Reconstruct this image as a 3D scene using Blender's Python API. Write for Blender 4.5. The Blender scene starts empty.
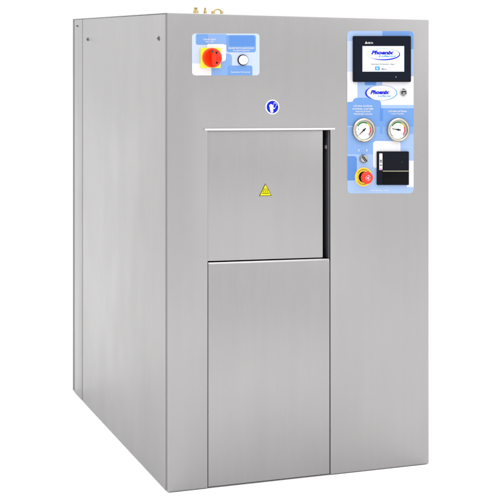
import bpy, bmesh, math, random
from mathutils import Vector
random.seed(7)
S = bpy.context.scene
COL = S.collection

# ------------------------------------------------------------------ camera
W, D, H = 1.1215, 1.7035, 1.85            # cabinet width, depth, height in metres
cam_d = bpy.data.cameras.new('camera')
cam = bpy.data.objects.new('camera', cam_d); COL.objects.link(cam)
cam.location = (-1.5439, -5.336, 1.7676)
cam.rotation_euler = (math.radians(90), 0, -0.3391)
cam_d.sensor_width = 36
cam_d.lens = 1432.7 / 500 * 36
cam_d.shift_x = 0.0
cam_d.shift_y = -(250 - 36.47) / 500
cam_d.clip_end = 500
S.camera = cam

# ------------------------------------------------------------------ white studio light
wd = bpy.data.worlds.new('World'); S.world = wd; wd.use_nodes = True
nt = wd.node_tree; nt.nodes.clear()
wo = nt.nodes.new('ShaderNodeOutputWorld'); bg = nt.nodes.new('ShaderNodeBackground')
tc = nt.nodes.new('ShaderNodeTexCoord'); sx = nt.nodes.new('ShaderNodeSeparateXYZ')
rp = nt.nodes.new('ShaderNodeValToRGB'); mr = nt.nodes.new('ShaderNodeMapRange')
mr.inputs['From Min'].default_value = -1; mr.inputs['From Max'].default_value = 1
nt.links.new(tc.outputs['Generated'], sx.inputs[0]); nt.links.new(sx.outputs['Z'], mr.inputs['Value'])
nt.links.new(mr.outputs[0], rp.inputs[0]); nt.links.new(rp.outputs[0], bg.inputs[0]); nt.links.new(bg.outputs[0], wo.inputs[0])
e = rp.color_ramp.elements
e[0].position = 0.0; e[0].color = (.55, .55, .55, 1)
e[1].position = 1.0; e[1].color = (1, 1, 1, 1)
for p, v in ((.52, .60), (.72, .74)):
    q = e.new(p); q.color = (v, v, v, 1)
bg.inputs[1].default_value = 2.0

def area(name, loc, tgt, sx_, sy_, power):
    l = bpy.data.lights.new(name, 'AREA'); l.shape = 'RECTANGLE'; l.size = sx_; l.size_y = sy_; l.energy = power
    o = bpy.data.objects.new(name, l); COL.objects.link(o); o.location = loc
    o.rotation_euler = (Vector(tgt) - Vector(loc)).to_track_quat('-Z', 'Y').to_euler()
    return o
area('overhead_fill', (0.2, -0.6, 4.6), (0.3, 0.2, 0), 5.0, 5.0, 78)  # added light that whitens the floor and brightens the folded edges
area('front_right_softbox', (5.2, -3.6, 3.3), (0.6, 0, 1.3), 1.8, 2.2, 20)
area('rear_left_softbox', (-3.6, 5.5, 2.2), (0, 1.0, 1.0), 2.6, 3.0, 12)

S.view_settings.view_transform = 'Standard'; S.view_settings.look = 'None'
S.view_settings.exposure = 0; S.view_settings.gamma = 1
S.render.engine = 'CYCLES'
S.render.resolution_x = S.render.resolution_y = 1024

# ------------------------------------------------------------------ measurements
# photo measurement -> metres on the front panel (F: x, z) or on the side panel (G: y, z)
FPX, YAW = 1432.7, 0.3391
def fall(x, y):                            # the roof line falls slightly towards the right and the back
    t = max(0, min(1, x / W)); q = max(0, min(1, y / D))
    return 1 + (0.0096 - 0.0240 * t - 0.0048 * q) / H
def ray(px, py):
    u, v = (px - 250) / FPX, (36.47 - py) / FPX
    c, n = math.cos(YAW), math.sin(YAW)
    return (n + u * c, c - u * n, v)
def F(px, py):
    d = ray(px, py); k = -cam.location.y / d[1]; x = cam.location.x + k * d[0]
    return (x, (cam.location.z + k * d[2]) / fall(x, 0))
def G(px, py):
    d = ray(px, py); k = -cam.location.x / d[0]; y = cam.location.y + k * d[1]
    return (y, (cam.location.z + k * d[2]) / fall(0, y))
def warp(x, y, z): return (x, y, z * fall(x, y))

# ------------------------------------------------------------------ materials
def lin(c):
    c /= 255
    return c / 12.92 if c <= .04045 else ((c + .055) / 1.055) ** 2.4
KL = 1.5
def base(rgb, k=KL): return tuple(min(.95, lin(c) / k) for c in rgb) + (1,)
MATS = {}
def mat(name, color, rough=.5, metal=0., noise=0., nscale=40, bump=0., spec=.5, emit=0, coat=0):
    if name in MATS: return MATS[name]
    m = bpy.data.materials.new(name); m.use_nodes = True; MATS[name] = m
    t = m.node_tree; b = t.nodes['Principled BSDF']
    b.inputs['Base Color'].default_value = color; b.inputs['Roughness'].default_value = rough
    b.inputs['Metallic'].default_value = metal; b.inputs['Specular IOR Level'].default_value = spec
    b.inputs['Coat Weight'].default_value = coat
    if emit:
        b.inputs['Emission Color'].default_value = color; b.inputs['Emission Strength'].default_value = emit
    if noise:
        c = t.nodes.new('ShaderNodeTexCoord'); n = t.nodes.new('ShaderNodeTexNoise')
        n.inputs['Scale'].default_value = nscale; n.inputs['Detail'].default_value = 5
        t.links.new(c.outputs['Object'], n.inputs['Vector'])
        r = t.nodes.new('ShaderNodeMapRange'); r.inputs['To Min'].default_value = rough - noise; r.inputs['To Max'].default_value = rough + noise
        t.links.new(n.outputs['Fac'], r.inputs['Value']); t.links.new(r.outputs[0], b.inputs['Roughness'])
        if bump:
            u = t.nodes.new('ShaderNodeBump'); u.inputs['Strength'].default_value = bump; u.inputs['Distance'].default_value = .002
            t.links.new(n.outputs['Fac'], u.inputs['Height']); t.links.new(u.outputs[0], b.inputs['Normal'])
    return m
def steel(name, val, tint=(1, .992, .995), rough=.38, grain=1.0):
    """brushed stainless sheet: fine vertical grain plus slow blotches in tone and gloss"""
    m = bpy.data.materials.new(name); m.use_nodes = True; MATS[name] = m
    t = m.node_tree; N = t.nodes.new; L = t.links.new; b = t.nodes['Principled BSDF']
    b.inputs['Metallic'].default_value = 1
    c = N('ShaderNodeTexCoord')
    def noise(scale, vec, detail=4):
        mp = N('ShaderNodeMapping'); mp.inputs['Scale'].default_value = vec
        n = N('ShaderNodeTexNoise'); n.inputs['Scale'].default_value = scale; n.inputs['Detail'].default_value = detail
        L(c.outputs['Object'], mp.inputs[0]); L(mp.outputs[0], n.inputs['Vector']); return n.outputs['Fac']
    fine = noise(60, (9, 9, .35), 6); streak = noise(9, (3, 3, .12), 3); blot = noise(1.6, (1, 1, 1), 3); speck = noise(420, (1, 1, 1), 2)
    def lerp(src, a, d):
        r = N('ShaderNodeMapRange'); r.inputs['From Min'].default_value = .25; r.inputs['From Max'].default_value = .75
        r.inputs['To Min'].default_value = a; r.inputs['To Max'].default_value = d; L(src, r.inputs['Value']); return r.outputs[0]
    def mul(x, y):
        q = N('ShaderNodeMath'); q.operation = 'MULTIPLY'; L(x, q.inputs[0]); L(y, q.inputs[1]); return q.outputs[0]
    g = .035 * grain
    v = mul(mul(lerp(fine, 1 - g, 1 + g), lerp(streak, .985, 1.015)), mul(lerp(blot, .975, 1.025), lerp(speck, 1 - g*.8, 1 + g*.8)))
    vm = N('ShaderNodeVectorMath'); vm.operation = 'SCALE'; vm.inputs[0].default_value = (val*tint[0], val*tint[1], val*tint[2]); L(v, vm.inputs['Scale'])
    L(vm.outputs[0], b.inputs['Base Color'])
    smudge = noise(4.5, (1, 1, .6), 8)
    ad = N('ShaderNodeMath'); ad.operation = 'ADD'; L(lerp(fine, rough - .05, rough + .05), ad.inputs[0]); L(lerp(smudge, -.05, .06), ad.inputs[1])
    L(ad.outputs[0], b.inputs['Roughness'])
    b.inputs['Anisotropic'].default_value = .35
    u = N('ShaderNodeBump'); u.inputs['Strength'].default_value = .12; u.inputs['Distance'].default_value = .0006
    L(fine, u.inputs['Height'])
    w = N('ShaderNodeBump'); w.inputs['Strength'].default_value = .09; w.inputs['Distance'].default_value = .006
    L(noise(2.2, (1, 1, .7), 1), w.inputs['Height']); L(w.outputs[0], u.inputs['Normal']); L(u.outputs[0], b.inputs['Normal'])
    return m
M_front = steel('brushed_steel', .342, (1, .980, .980))
M_edge = steel('steel_edge_highlight', .42, rough=.36, grain=.5)  # lighter steel: the highlight on folded edges is put into its colour
M_back = steel('dull_steel', .33)
M_dark = mat('flat_black', (.010, .010, .013, 1), .6, noise=.1, spec=.2)  # plain black; also stands for shadow in the well and lamp ring
M_grey = mat('flat_grey', (.13, .13, .13, 1), .6, noise=.1)  # plain grey; also stands for shade at cabinet edges and gauge rims
M_track = mat('track_metal', (.085, .085, .095, 1), .5, noise=.12)
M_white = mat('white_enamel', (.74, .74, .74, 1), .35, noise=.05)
M_black = mat('black_plastic', (.006, .007, .012, 1), .42, noise=.08, nscale=90, bump=.05, spec=.06)
M_black2 = mat('black_gloss', (.003, .003, .004, 1), .2, noise=.04, spec=.06)
M_red = mat('red_plastic', (.80, .028, .004, 1), .16, noise=.04, spec=.3)
M_redk = mat('emergency_red', (.72, .035, .014, 1), .22, noise=.06, spec=.3)
M_yel = mat('yellow_plastic', (.88, .68, .0, 1), .4, noise=.06)
M_yelk = mat('warm_yellow_plastic', (.83, .52, .02, 1), .38, noise=.06)
M_green = mat('dark_green', (.01, .05, .03, 1), .4)
M_chrome = mat('chrome', (.42, .41, .39, 1), .12, 1, noise=.04)
M_ring = mat('satin_gauge_steel', (.50, .45, .37, 1), .2, 1, noise=.05)
M_bolt = mat('zinc_bolt', (.22, .22, .23, 1), .5, noise=.1)
M_brass = mat('brass', (.62, .50, .24, 1), .4, 1, noise=.06)
M_slot = mat('tan_paper', (.24, .225, .15, 1), .5, noise=.1)
M_dial = mat('dial_white', (.82, .82, .80, 1), .4, noise=.05)
M_lens = mat('milky_lens', (.85, .87, .9, 1), .2, noise=.04, emit=.25)
def paint(name, rgb, rough=.42): return mat(name, base(rgb), rough, noise=.06, nscale=30, spec=.15)
P0 = paint('print_white', (250, 250, 255)); P1 = paint('print_pale_blue', (212, 226, 252)); P2 = paint('print_light_blue', (176, 204, 248))
P3 = paint('print_mid_blue', (143, 182, 240)); P4 = paint('print_blue', (122, 168, 234)); P5 = paint('print_deep_blue', (100, 152, 229))
PW = paint('print_ink_white', (255, 255, 255)); PB = paint('print_royal_blue', (22, 38, 226)); PC = paint('print_cyan', (88, 180, 245))
PG = paint('print_grey', (95, 102, 112)); PGR = paint('print_green', (60, 150, 62)); PY = paint('print_yellow', (250, 226, 30)); PR = paint('print_red', (226, 95, 95))
PK = paint('print_black', (25, 25, 30)); PSG = paint('sign_blue', (8, 30, 220)); PSY = paint('sign_yellow', (246, 240, 6)); PRL = paint('print_pale_line', (205, 216, 238))

# ------------------------------------------------------------------ mesh building
ROOT = bpy.data.objects.new('steam_sterilizer', None); COL.objects.link(ROOT)
ROOT.location = (W/2, D/2, 0); ROOT.empty_display_size = .3
ROOT['label'] = 'tall brushed stainless steel steam sterilizer cabinet with blue control panel, standing alone on white'
ROOT['category'] = 'sterilizer'

class MB:
    def __init__(s): s.v = []; s.f = []; s.m = []; s.mats = []; s.smooth = []
    def mi(s, m):
        if m not in s.mats: s.mats.append(m)
        return s.mats.index(m)
    def add(s, vs, fs, m, smooth=False):
        o = len(s.v); s.v += [tuple(v) for v in vs]; k = s.mi(m)
        for f in fs: s.f.append([o + i for i in f]); s.m.append(k); s.smooth.append(smooth)
    def box(s, a, b, m):
        (x0, y0, z0), (x1, y1, z1) = a, b
        s.add([(x, y, z) for x in (x0, x1) for y in (y0, y1) for z in (z0, z1)],
              [(0, 1, 3, 2), (4, 6, 7, 5), (0, 4, 5, 1), (2, 3, 7, 6), (0, 2, 6, 4), (1, 5, 7, 3)], m)
    def prism(s, pts, y0, y1, m):            # polygon in x,z extruded from y0 (front) to y1 (back)
        n = len(pts)
        s.add([(x, y0, z) for x, z in pts] + [(x, y1, z) for x, z in pts],
              [list(range(n)), list(range(2*n-1, n-1, -1))] + [[i, i+n, (i+1) % n + n, (i+1) % n] for i in range(n)], m)
    def flat(s, pts, y, m): s.add([(x, y, z) for x, z in pts], [list(range(len(pts)))], m)
    def lathe(s, cx, cz, prof, m, n=48, axis='y', base_=0., caps=True):
        """profile of (radius, distance) turned about an axis; axis y = out of the front panel"""
        vs = []
        for r, d in prof:
            for i in range(n):
                a = 2*math.pi*i/n
                if axis == 'y': vs.append((cx + r*math.cos(a), base_ - d, cz + r*math.sin(a)))
                elif axis == 'x': vs.append((base_ - d, cx + r*math.cos(a), cz + r*math.sin(a)))
                else: vs.append((cx + r*math.cos(a), cz + r*math.sin(a), base_ + d))
        fs = [[j*n+i, j*n+(i+1) % n, (j+1)*n+(i+1) % n, (j+1)*n+i] for j in range(len(prof)-1) for i in range(n)]
        if caps: fs += [list(range(n))[::-1], list(range((len(prof)-1)*n, len(prof)*n))]
        s.add(vs, fs, m, True)
    def build(s, name, parent=None, bevel=0, seg=2, do_warp=True):
        me = bpy.data.meshes.new(name)
        me.from_pydata([warp(*v) if do_warp else v for v in s.v], [], s.f)
        for m in s.mats: me.materials.append(m)
        for p, k, sm in zip(me.polygons, s.m, s.smooth): p.material_index = k; p.use_smooth = sm
        bm = bmesh.new(); bm.from_mesh(me)
        if bevel:
            bmesh.ops.bevel(bm, geom=[x for x in bm.edges if x.calc_face_angle(0) > .5], offset=bevel, segments=seg, profile=.5, affect='EDGES')
        closed = all(len(x.link_faces) == 2 for x in bm.edges)
        if closed: bmesh.ops.recalc_face_normals(bm, faces=bm.faces)
        bm.to_mesh(me); bm.free()
        try: me.set_sharp_from_angle(angle=math.radians(40))
        except Exception: pass
        o = bpy.data.objects.new(name, me); COL.objects.link(o)
        if parent is not None:
            o.parent = parent
            if parent is ROOT: o.location = -ROOT.location
        return o

def rrect(x0, y0, x1, y1, r=0, n=6, corners='tl tr br bl'):
    """rounded rectangle in photo measurement -> panel metres"""
    P = []
    for key, cx, cy, a0 in (('tl', x0, y0, 180), ('tr', x1, y0, 270), ('br', x1, y1, 0), ('bl', x0, y1, 90)):
        if r and key in corners:
            ox = cx + r if 'l' in key else cx - r; oy = cy + r if 't' in key else cy - r
            for i in range(n+1):
                a = math.radians(a0 + 90*i/n); P.append((ox + r*math.cos(a), oy + r*math.sin(a)))
        else: P.append((cx, cy))
    return [F(*p) for p in P]
def ell(cx, cy, rx, ry, n=48, a0=0, a1=360, sk=0):
    return [F(cx + rx*math.cos(math.radians(a0+(a1-a0)*i/n)), cy + ry*math.sin(math.radians(a0+(a1-a0)*i/n)) + sk*(math.cos(math.radians(a0+(a1-a0)*i/n)))) for i in range(n+1)][: n if a1-a0 == 360 else n+1]
def arcband(mb, cx, cz, r0, r1, a0, a1, y, m, n=24, taper=False):
    vs = []; fs = []
    for i in range(n+1):
        t = i/n; a = math.radians(a0 + (a1-a0)*t); w = math.sin(math.pi*t) if taper else 1
        rm = (r0+r1)/2; h = (r1-r0)/2*w
        vs += [(cx+(rm-h)*math.cos(a), y, cz+(rm-h)*math.sin(a)), (cx+(rm+h)*math.cos(a), y, cz+(rm+h)*math.sin(a))]
        if i: fs.append([2*i-2, 2*i-1, 2*i+1, 2*i])
    mb.add(vs, fs, m)
def ring(mb, cx, cy, rx, ry, w0, y, m, a0=0, a1=360, n=60, taper=False):
    """elliptical stroke in photo measurement"""
    vs = []; fs = []
    for i in range(n+1):
        t = i/n; a = math.radians(a0 + (a1-a0)*t); w = w0 * (max(.08, math.sin(math.pi*t)) if taper else 1)
        for k in (-w/2, w/2):
            x, z = F(cx + (rx+k)*math.cos(a), cy + (ry+k)*math.sin(a)); vs.append((x, y, z))
        if i: fs.append([2*i-2, 2*i-1, 2*i+1, 2*i])
    mb.add(vs, fs, m)

def text_into(mb, s, x0, x1, yb, h, y, m, shear=0, bold=0.0):
    """lettering between photo columns x0..x1, baseline yb, cap height h (photo measurement)"""
    c = bpy.data.curves.new('t', 'FONT'); c.body = s; c.shear = shear; c.offset = bold; c.resolution_u = 3
    o = bpy.data.objects.new('t', c); COL.objects.link(o)
    dg = bpy.context.evaluated_depsgraph_get(); me = bpy.data.meshes.new_from_object(o.evaluated_get(dg))
    vs = [v.co for v in me.vertices]
    if vs:
        ax = min(v.x for v in vs); bx = max(v.x for v in vs); cap = .70
        sxx = (x1-x0)/(bx-ax)
        out = []
        for v in vs:
            X, Z = F(x0 + (v.x-ax)*sxx, yb - v.y/cap*h); out.append((X, y, Z))
        mb.add(out, [list(p.vertices) for p in me.polygons], m)
    bpy.data.objects.remove(o); bpy.data.curves.remove(c); bpy.data.meshes.remove(me)

def line(parent, *a, **k):
    b = MB(); text_into(b, *a, **k); return b.build('lettering', parent)

# ------------------------------------------------------------------ setting
fl = MB(); fl.add([(-60, -60, 0), (60, -60, 0), (60, 60, 0), (-60, 60, 0)], [[0, 1, 2, 3]], mat('white_floor', (.89, .89, .89, 1), .8, noise=.05, spec=.2))
floor = fl.build('floor', None, do_warp=False); floor['kind'] = 'structure'

# ------------------------------------------------------------------ cabinet shell
xL = F(208.3, 380)[0]; xR = F(330, 300)[0]; zT = F(265, 130.6)[1]; zMl = F(208.5, 261.9)[1]; zMr = F(323, 258.2)[1]; zM = min(zMl, zMr) - .002
xG = F(323.6, 200)[0]
TH = .006
b = MB()                                     # front: an arch of sheet steel round the door opening
b.prism([(0, .003), (xL - .0022, .003), (xL - .0022, zT), (xR + .0022, zT), (xR + .0022, .003), (W, .003), (W, H), (0, H)][::-1], 0, TH, M_front)
front = b.build('front_panel', ROOT, bevel=.0022, seg=3)
b = MB(); b.add([(x, y, z) for x in (.002, W - .002) for y, z in ((-.0002, H - .0062), (.0060, H + .0006), (.0060, H - .0062))], [(0, 1, 2), (5, 4, 3), (0, 3, 4, 1), (1, 4, 5, 2), (2, 5, 3, 0)], M_edge)
b.build('folded_edge', front)

ys = G(165.2, 250)[0]; yseam = G(82.4, 212)[0]; yback = G(74.6, 212)[0]
b = MB(); b.box((0, ys, .003), (.012, yseam - .009, H - .004), M_front); side = b.build('side_panel', ROOT, bevel=.003)
b = MB(); b.box((0, yseam + .009, .003), (.012, yback, H - .004), M_front); rear = b.build('rear_side_panel', ROOT, bevel=.003)
b = MB(); b.box((.0015, TH + .0005, .006), (.03, ys - .0005, H - .0035), M_grey); b.build('edge_shade', ROOT, bevel=.001)  # grey strip standing for the shade in the corner channel
b = MB(); b.box((.002, yback + .0005, .006), (.03, D - .0065, H - .0035), M_grey); b.box((.001, D - .006, .003), (.03, D, H), M_front); b.build('edge_shade', ROOT, bevel=.001)  # grey strip paints the shadow line; the outer strip is steel
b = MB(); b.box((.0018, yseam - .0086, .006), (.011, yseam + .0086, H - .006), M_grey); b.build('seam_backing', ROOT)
b = MB(); b.box((W - .012, TH + .002, .003), (W, D, H - .004), M_back); b.build('side_panel', ROOT, bevel=.003)
b = MB(); b.box((.031, D - .012, .003), (W - .013, D - .001, H - .004), M_back); b.build('back_panel', ROOT, bevel=.003)
b = MB(); b.box((.002, TH + .001, H - .003), (W - .002, D - .001, H + .0012), M_front); b.build('top_panel', ROOT, bevel=.002)
b = MB(); b.box((.035, .03, 0), (W - .03, D - .03, .09), M_back); b.build('plinth', ROOT)

# lower access panel
b = MB(); b.prism([(xL, .006), (xL, zMl - .0082), (xR - .0015, zMr - .0082), (xR - .0015, .006)], .001, TH + .002, M_front)
low = b.build('lower_panel', ROOT, bevel=.0015, seg=2)
b = MB(); b.add([(x, y, z) for x, zz in ((xL + .001, zMl), (xR - .002, zMr)) for y, z in ((.0003, zz - .0092), (.0062, zz - .0034), (.0062, zz - .0092))], [(0, 1, 2), (5, 4, 3), (0, 3, 4, 1), (1, 4, 5, 2), (2, 5, 3, 0)], M_edge)
b.build('folded_edge', low)
b = MB(); b.box((xL - .012, TH + .0025, .008), (xL + .012, TH + .006, zM - .012), M_grey); b.build('seam_backing', ROOT)
b = MB(); b.box((xR - .012, TH + .0025, .008), (xR + .012, TH + .006, zM - .012), M_grey); b.build('seam_backing', ROOT)
# door
b = MB(); b.prism([(xL - .004, zMl + .0012), (xL - .004, zT + .003), (xG, zT + .003), (xG, zMr + .0012)], .0068, .024, M_front)
door = b.build('door', ROOT, bevel=.003, seg=2)
# dark well behind the gap right of the door, shadow painted in; track, bolts
b = MB(); b.box((xL - .02, .075, .02), (xR + .03, .09, zT + .02), M_dark)
b.box((xR + .003, TH + .001, zM - .01), (xR + .02, .075, zT + .01), M_dark)
b.box((xL + .004, .0255, zM - .03), (xR + .003, .074, zM - .008), M_dark)
b.box((xL + .004, .0095, zM - .03), (xG - .004, .025, zM - .0005), M_grey)
b.build('door_well', ROOT)
b = MB(); b.box((xR - .003, .0075, zM - .002), (xR + .0015, .06, zT - .003), M_track)
track = b.build('door_track', ROOT, bevel=.0008)
for py in (139, 147.5):
    z = F(327, py)[1]; b = MB(); b.lathe(.032, z, [(.0085, 0), (.0085, .003), (.006, .006), (.001, .0065)], M_bolt if py > 140 else M_dark, n=18, axis='x', base_=xR - .003)
    o = b.build('bolt', track); 
# bright lip over the door
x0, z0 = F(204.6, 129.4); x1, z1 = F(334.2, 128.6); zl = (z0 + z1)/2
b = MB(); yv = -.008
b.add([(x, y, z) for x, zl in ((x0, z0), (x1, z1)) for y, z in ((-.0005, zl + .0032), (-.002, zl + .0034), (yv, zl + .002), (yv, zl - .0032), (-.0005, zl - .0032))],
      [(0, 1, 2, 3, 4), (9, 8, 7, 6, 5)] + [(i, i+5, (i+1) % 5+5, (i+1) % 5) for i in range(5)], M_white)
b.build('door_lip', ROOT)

# screws on the side panel
def side_screw(px, py, r, parent):
    y, z = G(px, py); b = MB()
    b.lathe(y, z, [(r*1.25, -.001), (r*1.25, .0010), (r*1.1, .0014)], M_grey, n=24, axis='x', base_=0)
    b.lathe(y, z, [(r, .0015), (r, .004), (r*.6, .0062), (.0005, .0066)], M_track, n=24, axis='x', base_=0)
    b.box((-.0072, y - r*.75, z - .0012), (-.0064, y + r*.75, z + .0012), M_dark)
    b.build('screw', parent)
side_screw(88, 39.3, .0072, side); side_screw(159, 38.4, .0080, side); side_screw(77.6, 26, .0042, rear)

# brass pipe fittings on the roof, 0.22 m behind the front edge
def roofx(px, yy):                            # column measured on the front edge, carried back
    cx, cy = cam.location.x, cam.location.y
    fx = F(px, 13)[0]; return fx + (fx - cx) / (0 - cy) * yy
yr = .12
for px, hh, rr in ((195.8, .0235, .0072), (205.2, .0235, .0046)):
    x = roofx(px, yr); b = MB()
    b.lathe(x, yr, [(rr*1.5, 0), (rr*1.5, .012), (rr*.9, .013), (rr*.9, .018), (rr, .019), (rr, hh), (rr*.6, hh), (rr*.6, hh - .006)], M_brass, n=6 if rr < .006 else 24, axis='z', base_=H + .004)
    b.build('brass_fitting', ROOT)
x = roofx(217.5, yr); b = MB(); vs = []; fs = []; n = 24; k = 10
for i in range(n+1):
    a = math.pi * i/n
    for j in range(k):
        q = 2*math.pi*j/k; R_ = .017 + .0035*math.cos(q)
        vs.append((x + R_*math.cos(a)*1.1, yr + .0035*math.sin(q), H + .006 + R_*math.sin(a)))
for i in range(n):
    for j in range(k): fs.append([i*k+j, i*k+(j+1) % k, (i+1)*k+(j+1) % k, (i+1)*k+j])
b.add(vs, fs, M_brass, True); b.lathe(x - .018, yr, [(.008, 0), (.008, .01)], M_brass, n=6, axis='z', base_=H + .004); b.lathe(x + .018, yr, [(.007, 0), (.007, .012)], M_brass, n=6, axis='z', base_=H + .004)
b.build('brass_fitting', ROOT)

# ------------------------------------------------------------------ stickers
c = F(272.4, 107); r = .0295; b = MB()
b.lathe(c[0], c[1], [(r, 0), (r, .0006)], P0, n=48); b.flat([(c[0] + r*.83*math.cos(i*math.pi/24), c[1] + r*.83*math.sin(i*math.pi/24)) for i in range(48)][::-1], -.0009, PSG)
def glove(mb, cx, cz, s, y, m, rot=0, fingers=4):
    def T(px, pz):
        a = math.radians(rot); return (cx + s*(px*math.cos(a) - pz*math.sin(a)), cz + s*(px*math.sin(a) + pz*math.cos(a)))
    def cap(ax, az, bx, bz, r0, r1, yy):
        d = math.atan2(bz-az, bx-ax); P = []
        for i in range(9): t = d + math.pi/2 + math.pi*i/8; P.append(T(ax + r0*math.cos(t), az + r0*math.sin(t)))
        for i in range(9): t = d - math.pi/2 + math.pi*i/8; P.append(T(bx + r1*math.cos(t), bz + r1*math.sin(t)))
        mb.flat(P, yy, m)
    cap(0, -.75, 0, .05, .36, .42, y)
    for i, (fx, fz) in enumerate(((-.32, .62), (-.1, .78), (.13, .74), (.34, .55))): cap(fx*.75, .1, fx*1.1, fz, .13, .11, y - .00005*(i+1))
    cap(.2, -.2, .62, .2, .15, .11, y - .0003)
glove(b, c[0] - .0045, c[1] - .0035, r*.60, -.0011, P0, 8)
b.build('glove_sign', ROOT)
# second, raised hand of the pictogram is drawn in outline
b2 = MB(); glove(b2, c[0] + .009, c[1] + .007, r*.46, -.0019, P0, -12); glove(b2, c[0] + .009, c[1] + .0072, r*.33, -.0027, PSG, -12); 
o = b2.build('pictogram_hand', bpy.data.objects['glove_sign'])

tri = [F(265.9, 183.6), F(272.2, 196), F(259.7, 196.3)]; dy = .006
def shrink(P, k):
    mx = sum(p[0] for p in P)/len(P); mz = sum(p[1] for p in P)/len(P); return [(mx + (x-mx)*k, mz + (z-mz)*k) for x, z in P]
b = MB(); b.prism(tri, dy - .0006, dy - .0001, paint('sign_edge', (95, 85, 40))); b.flat(shrink(tri, .86), dy - .0009, PSY)
for k, px in enumerate((264.2, 266.1, 268.0)):         # hot-surface waves
    vs = []; fs = []
    for i in range(11):
        t = i/10; x, z = F(px + .55*math.sin(t*6.3), 188.4 + 3.9*t)
        vs += [(x - .0011, dy - .0012, z), (x + .0011, dy - .0012, z)]
        if i: fs.append([2*i-2, 2*i-1, 2*i+1, 2*i])
    b.add(vs, fs, PK)
b.flat(rrect(262.6, 193.1, 269.6, 193.7), dy - .0012, PK)
b.build('hot_surface_sign', ROOT)

# ------------------------------------------------------------------ left control plate
YD = -.0015
lp = MB(); lp.prism(rrect(191.9, 33.6, 259.4, 75.4, 3.2), YD, -.0001, P1)
L1, L2, L3 = YD - .0003, YD - .0006, YD - .0009
lp.flat(rrect(195.6, 34.0, 227, 44.8, 2), L1, P3)
lp.flat(rrect(196.5, 34.2, 208, 44.4, 1.5), L2, P4)
lp.flat(rrect(211.2, 53.5, 231.8, 75.36, 4, corners='tr'), L1, P3)
lp.flat(rrect(191.94, 63.5, 211.2, 75.36, 3.2, corners='bl'), L1, P0)
lp.flat(rrect(207, 44.1, 225.8, 61.3, 3, corners='tr br'), L2, P0)
lp.flat(rrect(226.4, 35.0, 255.6, 52.2, 2.2), L2, P4)
lp.flat(rrect(229, 36, 254.5, 46, 1.6), L3, P5)
lp.flat(rrect(227.4, 65.6, 252.2, 75.36, 2, corners='tl tr'), L2, P4)
plate1 = lp.build('switch_plate', ROOT); plate1['label'] = 'pale blue switch plate carrying the red and yellow main switch'
T1 = YD - .0012
line(plate1, 'CHAVE GERAL', 203, 216, 40.2, 1.55, T1, PW, bold=.012)
line(plate1, 'ON - OFF', 205.2, 213.6, 42.5, 1.4, T1, PW, bold=.012)
line(plate1, 'EQUIPAMENTO ENERGIZADO', 228.2, 254, 48.9, 1.55, T1, PW, bold=.012)
line(plate1, 'Energized Equipment', 233, 249.6, 51, 1.3, T1, PW, bold=.012)
line(plate1, 'Autoclave Horizontal', 230.6, 249.8, 72.6, 1.3, T1, PW, bold=.012)

# main switch: yellow square plate, round red knob with a raised grip
b = MB(); b.prism(rrect(200.2, 47.9, 219.9, 67.9, .6), -.010, YD, M_yel); ms = b.build('main_switch', ROOT, bevel=.0012)
c = F(210.8, 57.7); R1 = .0385; b = MB(); yb_ = -.0102
b.lathe(c[0], c[1], [(R1*.98, 0), (R1, .003), (R1, .010), (R1*.96, .016), (R1*.88, .019), (R1*.82, .0175), (R1*.5, .010), (R1*.2, .0075), (.001, .007)], M_red, n=64, base_=yb_)
gx = .0085
b.prism([(c[0] + gx*math.sin(a)*(.85+.15*abs(math.cos(a))), c[1] + R1*.86*math.cos(a)) for a in [i*math.pi/16 for i in range(32)]], yb_ - .030, yb_ - .011, M_red)
kn = b.build('switch_knob', ms)
b = MB(); b.lathe(c[0] - .006, c[1] + R1*.64, [(.0048, 0), (.0052, .0008)], M_green, n=20, base_=yb_ - .0302); b.build('pointer_dot', ms)
for ang in (52, -48, -75):
    a = math.radians(ang); b = MB(); b.lathe(c[0] + R1*.66*math.cos(a), c[1] + R1*.66*math.sin(a), [(.0038, -.004), (.0038, .0036)], M_dark, n=16, base_=yb_ - .0128); b.build('padlock_hole', ms)

# white illuminated lamp
c = F(242.6, 60); b = MB(); b.lathe(c[0], c[1], [(.0218, 0), (.0218, .004), (.0195, .0075), (.0185, .004)], M_dark, n=40, base_=YD); lamp = b.build('pilot_lamp', ROOT)  # shadow round the lens is put into the black of the ring
b = MB(); b.lathe(c[0], c[1], [(.0183, .002), (.018, .012), (.015, .0165), (.008, .0185), (.0005, .019)], M_lens, n=40, base_=YD); b.build('lens', lamp)

# ------------------------------------------------------------------ right control plate
rp_ = MB(); rp_.prism(rrect(347.1, 31.0, 413.4, 193.4, 4.2, corners='tl tr br bl'), YD, -.0001, P0)
rp_.flat(rrect(347.15, 31.04, 382.2, 50, 4.2, corners='tl'), L1, P2)
rp_.flat(rrect(347.15, 41, 353.5, 71.5, 1, corners='tl'), L2, P1)
rp_.flat(rrect(382.2, 31.04, 413.36, 49.2, 4.2, corners='tr'), L1, P4)
rp_.flat(rrect(405, 49.2, 413.36, 76.2), L1, P2)
rp_.flat(rrect(356.8, 78, 382, 103, 0), L1, P2)
rp_.flat(rrect(364.5, 80, 376, 85.2, 1), L2, P5)
rp_.flat(rrect(375, 96, 383, 106, 3, corners='bl'), L1 - .0001, P0)
rp_.flat(rrect(347.15, 79, 357.2, 101.6, 2.5, corners='br'), L2, P0)
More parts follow.
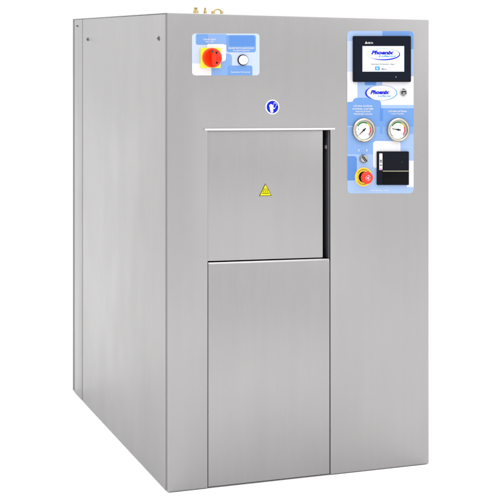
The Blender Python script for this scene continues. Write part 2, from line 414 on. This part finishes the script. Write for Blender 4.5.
# mid blue field with its raised hump
hump = [F(347.15, 126.5), F(347.15, 102.2), F(352, 101.8)] + [F(352.5 + 4*(1-math.cos(t)), 101.8 - 4*math.sin(t)) for t in [i*math.pi/16 for i in range(1, 9)]] \
    + [F(374 + 7*math.sin(t), 104.8 - 7*math.cos(t)) for t in [i*math.pi/16 for i in range(9)]] + [F(382.6, 126.5)]
rp_.flat(hump[::-1], L2 - .00005, P4)
rp_.flat(rrect(381, 105, 413.36, 108.4), L2 - .0001, P2)
rp_.flat(rrect(379.6, 108.2, 413.36, 134), L2 - .00015, P4)
rp_.flat(rrect(379.6, 108.2, 382.8, 121), L3, P5)
rp_.flat(rrect(347.15, 126.4, 382.6, 155), L2 - .0001, P3)
rp_.flat(rrect(347.15, 125.9, 354.5, 127), L3, P2)
rp_.flat(rrect(382.4, 126.8, 413.36, 161), L2 - .00018, P3)
rp_.flat(rrect(400, 134, 413.36, 161), L3, P2)
rp_.flat(rrect(347.15, 154.3, 378, 193.36, 4.2, corners='bl'), L2 - .00012, P2)
rp_.flat(rrect(375, 184.4, 413.36, 193.36, 4.2, corners='br'), L2 - .00013, P2)
rp_.flat(rrect(347.15, 156, 356.6, 180.4, 3, corners='tr br'), L3, P5)
rp_.flat(rrect(372.8, 141, 400.2, 168, 3, corners='tl tr bl'), L3 - .0001, P0)
rp_.flat(rrect(406.5, 160.6, 413.36, 187), L3 - .0001, P0)
plate2 = rp_.build('control_plate', ROOT); plate2['label'] = 'tall blue and white control plate with screen, gauges and printer'
T2 = YD - .0015
line(plate2, 'CÂMARA INTERNA', 353, 372, 106.8, 1.6, T2, PW, bold=.012)
line(plate2, 'INTERNAL CHAMBER', 352.4, 373.2, 109.7, 1.6, T2, PW, bold=.012)
line(plate2, 'MANOVACUÔMETRO', 355, 370.4, 112.2, 1.3, T2, PW, bold=.012)
line(plate2, 'PRESSURE GAUGE', 353.6, 372, 114.7, 1.4, T2, PW, bold=.012)
line(plate2, 'CÂMARA EXTERNA', 388, 406.6, 112.1, 1.6, T2, PW, bold=.012)
line(plate2, 'Outer Chamber', 391, 403.8, 114.3, 1.3, T2, PW, bold=.012)
line(plate2, 'www.phoenix.ind.br', 370.4, 389, 190.8, 1.3, T2, PW, bold=.012)
line(plate2, '0', 357.8, 359.2, 151.4, 2.4, T2, P0, bold=.012)
line(plate2, 'I', 366.2, 366.9, 151.4, 2.4, T2, P0, bold=.012)
# oval emblem under the screen
b = MB(); b.flat(ell(381, 92.9, 15.6, 7.4)[::-1], T2, P0)
ring(b, 381, 92.9, 15.6, 7.4, .5, T2 - .0002, PRL)
ring(b, 381, 92.9, 15.4, 7.2, 1.5, T2 - .0004, PB, 118, 232, taper=True)
ring(b, 381, 92.9, 15.5, 7.3, .8, T2 - .0004, PC, -60, 80, taper=True)
text_into(b, 'Phoenix', 370, 389.4, 93.9, 3.6, T2 - .0006, PB, shear=.32, bold=.055)
text_into(b, 'Luferco', 377.5, 390.5, 96.6, 1.5, T2 - .0006, PC, shear=.25, bold=.03)
b.build('emblem', plate2)

# touch screen
b = MB(); b.prism(rrect(352.3, 36, 409.7, 81.9, 1.2), -.014, YD, M_black); ts = b.build('touch_screen', ROOT, bevel=.0022, seg=2)
b = MB(); b.flat(rrect(354.2, 37.8, 408, 80.2, .8), -.0144, mat('bezel_glass', (.006, .008, .016, 1), .22, noise=.05, spec=.07)); b.build('bezel', ts)
M_scr = mat('lit_screen', (.70, .72, .77, 1), .25, noise=.04, emit=.08)
b = MB(); b.flat(rrect(360.9, 46.0, 402.7, 71.6), -.0147, PRL); b.flat(rrect(361.3, 46.4, 402.2, 71.3), -.0149, M_scr)
Y3 = -.0151
ring(b, 381.8, 54.2, 16.3, 5.6, .35, Y3, PC)
ring(b, 381.8, 54.2, 16.3, 5.5, 1.35, Y3 - .0002, PB, -50, 150, taper=True)
text_into(b, 'Phoenix', 369.6, 392.6, 54.2, 3.5, Y3 - .0004, PB, shear=.32, bold=.055)
text_into(b, 'Luferco', 377.2, 394, 56.9, 1.8, Y3 - .0004, PC, shear=.2, bold=.04)
text_into(b, 'Autoclave Horizontal a Vapor', 369.2, 393.4, 64.6, 1.3, Y3 - .0004, PG, bold=.02)
text_into(b, 'Menu', 380, 385, 69.6, 1.4, Y3 - .0004, PG, bold=.02)
b.flat(rrect(373.4, 66.3, 378.3, 70.3, .8), Y3, PC)
b.flat([F(375, 67.2), F(375, 69.5), F(377, 68.3)][::-1], Y3 - .0004, PW)
b.build('display', ts)
b = MB(); b.flat([F(363.4, 43.7), F(364.6, 41.2), F(365.8, 43.7)][::-1], Y3, PW); b.build('maker_mark', ts)
line(ts, 'DELTA', 366.1, 371.6, 43.7, 1.6, Y3, PW, bold=.02)
c = F(394.4, 76.9); b = MB(); b.lathe(c[0], c[1], [(.0025, 0), (.0025, .0008)], paint('led', (150, 160, 140)), n=16, base_=-.0144); b.build('status_light', ts)

# usb socket
c = F(403.1, 92.5); b = MB(); b.lathe(c[0], c[1], [(.0155, 0), (.0155, .004), (.0135, .006), (.0120, .0045), (.001, .0042)], M_chrome, n=36, base_=YD); us = b.build('data_socket', ROOT)
b = MB(); b.prism(rrect(401, 90.9, 405.3, 94.1, .4), YD - .0058, YD - .0043, M_dark); b.flat(rrect(401.8, 92.6, 404.6, 93.3), YD - .0061, P0); b.build('socket_slot', us)

# pressure gauges
def gauge(px, py, deg, name='pressure_gauge'):
    cx, cz = F(px, py); R = .0500; b = MB()
    b.lathe(cx, cz, [(R*.96, 0), (R, .004), (R, .010), (R*.96, .014), (R*.88, .0162), (R*.82, .0150), (R*.80, .0140)], M_ring, n=72, base_=YD, caps=False)
    g = b.build(name, ROOT)
    b = MB(); b.lathe(cx, cz, [(R*.80, .0139), (R*.785, .0125), (R*.775, .0056)], M_grey, n=72, base_=YD, caps=False); b.build('inner_rim', g)  # inner wall of the bezel, its shade put into the grey
    yd = YD - .0055; b = MB()
    b.lathe(cx, cz, [(R*.775, 0), (R*.775, .0004)], M_dial, n=60, base_=yd + .0004)
    arcband(b, cx, cz, R*.56, R*.67, 150, 62, yd - .0004, PGR); arcband(b, cx, cz, R*.56, R*.67, 62, 22, yd - .0004, PY); arcband(b, cx, cz, R*.54, R*.66, 22, -42, yd - .0004, PR)
    arcband(b, cx, cz, R*.715, R*.735, 225, -45, yd - .0004, PK, n=60)
    for i in range(41):
        a = math.radians(225 - 270*i/40); l = .09 if i % 5 == 0 else .045; w = .0006 if i % 5 == 0 else .0003
        ux, uz = math.cos(a), math.sin(a); r0, r1 = R*(.71-l), R*.71
        b.add([(cx+ux*r0-uz*w, yd-.0006, cz+uz*r0+ux*w), (cx+ux*r0+uz*w, yd-.0006, cz+uz*r0-ux*w), (cx+ux*r1+uz*w, yd-.0006, cz+uz*r1-ux*w), (cx+ux*r1-uz*w, yd-.0006, cz+uz*r1+ux*w)], [[0, 1, 2, 3]], PK)
    for k in range(6):                        # scale figures
        a = math.radians(225 - 54*k); rr = R*.46
        mx, mz = cx + rr*math.cos(a), cz + rr*math.sin(a)
        t = MB(); text_into(t, str(k), 0, 1, 0, 1, 0, PK); 
        xs = [v[0] for v in t.v]; zs = [v[2] for v in t.v]; ax, bx, az, bz = min(xs), max(xs), min(zs), max(zs); s_ = .0046
        b.add([(mx + ((v[0]-ax)/(bx-ax)-.5)*s_*.62, yd-.0006, mz + ((v[2]-az)/(bz-az)-.5)*s_) for v in t.v], t.f, PK)
    b.build('dial', g)
    a = math.radians(deg); ux, uz = math.cos(a), math.sin(a); b = MB(); yn = yd - .0030
    def P(l, w): return (cx + ux*l - uz*w, cz + uz*l + ux*w)
    b.prism([P(-R*.22, .0022), P(0, .0026), P(R*.3, .0016), P(R*.62, .0004), P(R*.62, -.0004), P(R*.3, -.0016), P(0, -.0026), P(-R*.22, -.0022)], yn - .0006, yn, M_dark)
    b.lathe(cx, cz, [(.0042, -.002), (.0042, .0012), (.0025, .0022)], M_dark, n=24, base_=yn)
    b.build('needle', g)
    return g
g1 = gauge(363.0, 129.9, 222); g1['label'] = 'left pressure gauge, needle pointing down to the left'
g2 = gauge(397.4, 129.6, 172); g2['label'] = 'right pressure gauge, needle pointing left'

# selector switch
c = F(363, 158.6); b = MB(); b.lathe(c[0], c[1], [(.0180, 0), (.0180, .004), (.0160, .0065), (.0145, .006), (.0145, .004)], M_chrome, n=40, base_=YD); sw = b.build('selector_switch', ROOT)
b = MB(); b.lathe(c[0], c[1], [(.0142, .002), (.0142, .009), (.0125, .0105), (.001, .0105)], M_chrome, n=40, base_=YD)
b.prism([(c[0] - .0115, c[1] + .009), (c[0] - .006, c[1] + .0135), (c[0] + .0115, c[1] - .009), (c[0] + .006, c[1] - .0135)][::-1], YD - .022, YD - .010, M_black2)
b.build('switch_lever', sw, bevel=.0012)
# emergency stop
c = F(363.3, 176.9); b = MB(); b.lathe(c[0], c[1], [(.0385, 0), (.0385, .0022), (.0375, .003), (.02, .003)], M_yelk, n=64, base_=YD)
es = b.build('emergency_stop_button', ROOT)
for a0, a1 in ((38, 142), (218, 322)):
    b = MB()
    for k in range(9):
        a = a0 + (a1-a0)*k/8; arcband(b, c[0], c[1], .0285, .0330, a - 3.4, a + 3.4, YD - .0034, paint('ink_brown', (150, 105, 20)), n=3)
    b.build('ring_marking', es)
b = MB(); b.lathe(c[0], c[1], [(.0225, .0028), (.0225, .009), (.0205, .012), (.0135, .012), (.0125, .024)], M_black2, n=48, base_=YD); b.build('collar', es)
b = MB(); b.lathe(c[0], c[1], [(.012, .02), (.0215, .024), (.0250, .030), (.0255, .036), (.0235, .0415), (.0185, .0445), (.009, .0455), (.001, .0457)], M_redk, n=56, base_=YD); kk = b.build('mushroom_knob', es)
b = MB()
for k in range(3): arcband(b, c[0], c[1], .0085, .0108, k*120 + 15, k*120 + 105, YD - .0461, P1, n=10)
b.lathe(c[0], c[1], [(.0042, .0455), (.0042, .0463)], P1, n=16, base_=YD)
b.build('arrow_marking', es)

# strip printer
b = MB(); b.prism(rrect(376.3, 151.3, 407.8, 184.8, .7), -.012, YD, M_black); pr = b.build('printer', ROOT, bevel=.0018, seg=2)
b = MB(); b.prism(rrect(381.8, 152.6, 406.8, 170.0, .4), -.0145, -.0118, M_black); 
b.prism(rrect(381.8, 171.7, 406.8, 183.8, .4), -.0150, -.0118, M_black2); b.build('paper_cover', pr, bevel=.0012)
b = MB(); b.prism(rrect(381.4, 170.3, 407.0, 171.3), -.0155, -.0118, M_slot); b.build('paper_slot', pr, bevel=.0006)
b = MB(); b.prism(rrect(378.0, 153.2, 381.1, 169.8, .5), -.0132, -.0118, P0)
for py in (159.6, 161.2, 164.4): b.flat(rrect(378.5, py, 380.6, py + .9), -.0136, PK)
b.flat(rrect(378.4, 168.2, 380.8, 169.6), -.0136, paint('pink', (215, 150, 205))); b.build('key_strip', pr)
c = F(400.4, 161.8); b = MB(); b.lathe(c[0], c[1], [(.002, 0), (.002, .0006)], paint('led2', (70, 95, 75)), n=12, base_=-.0145); b.build('status_light', pr)
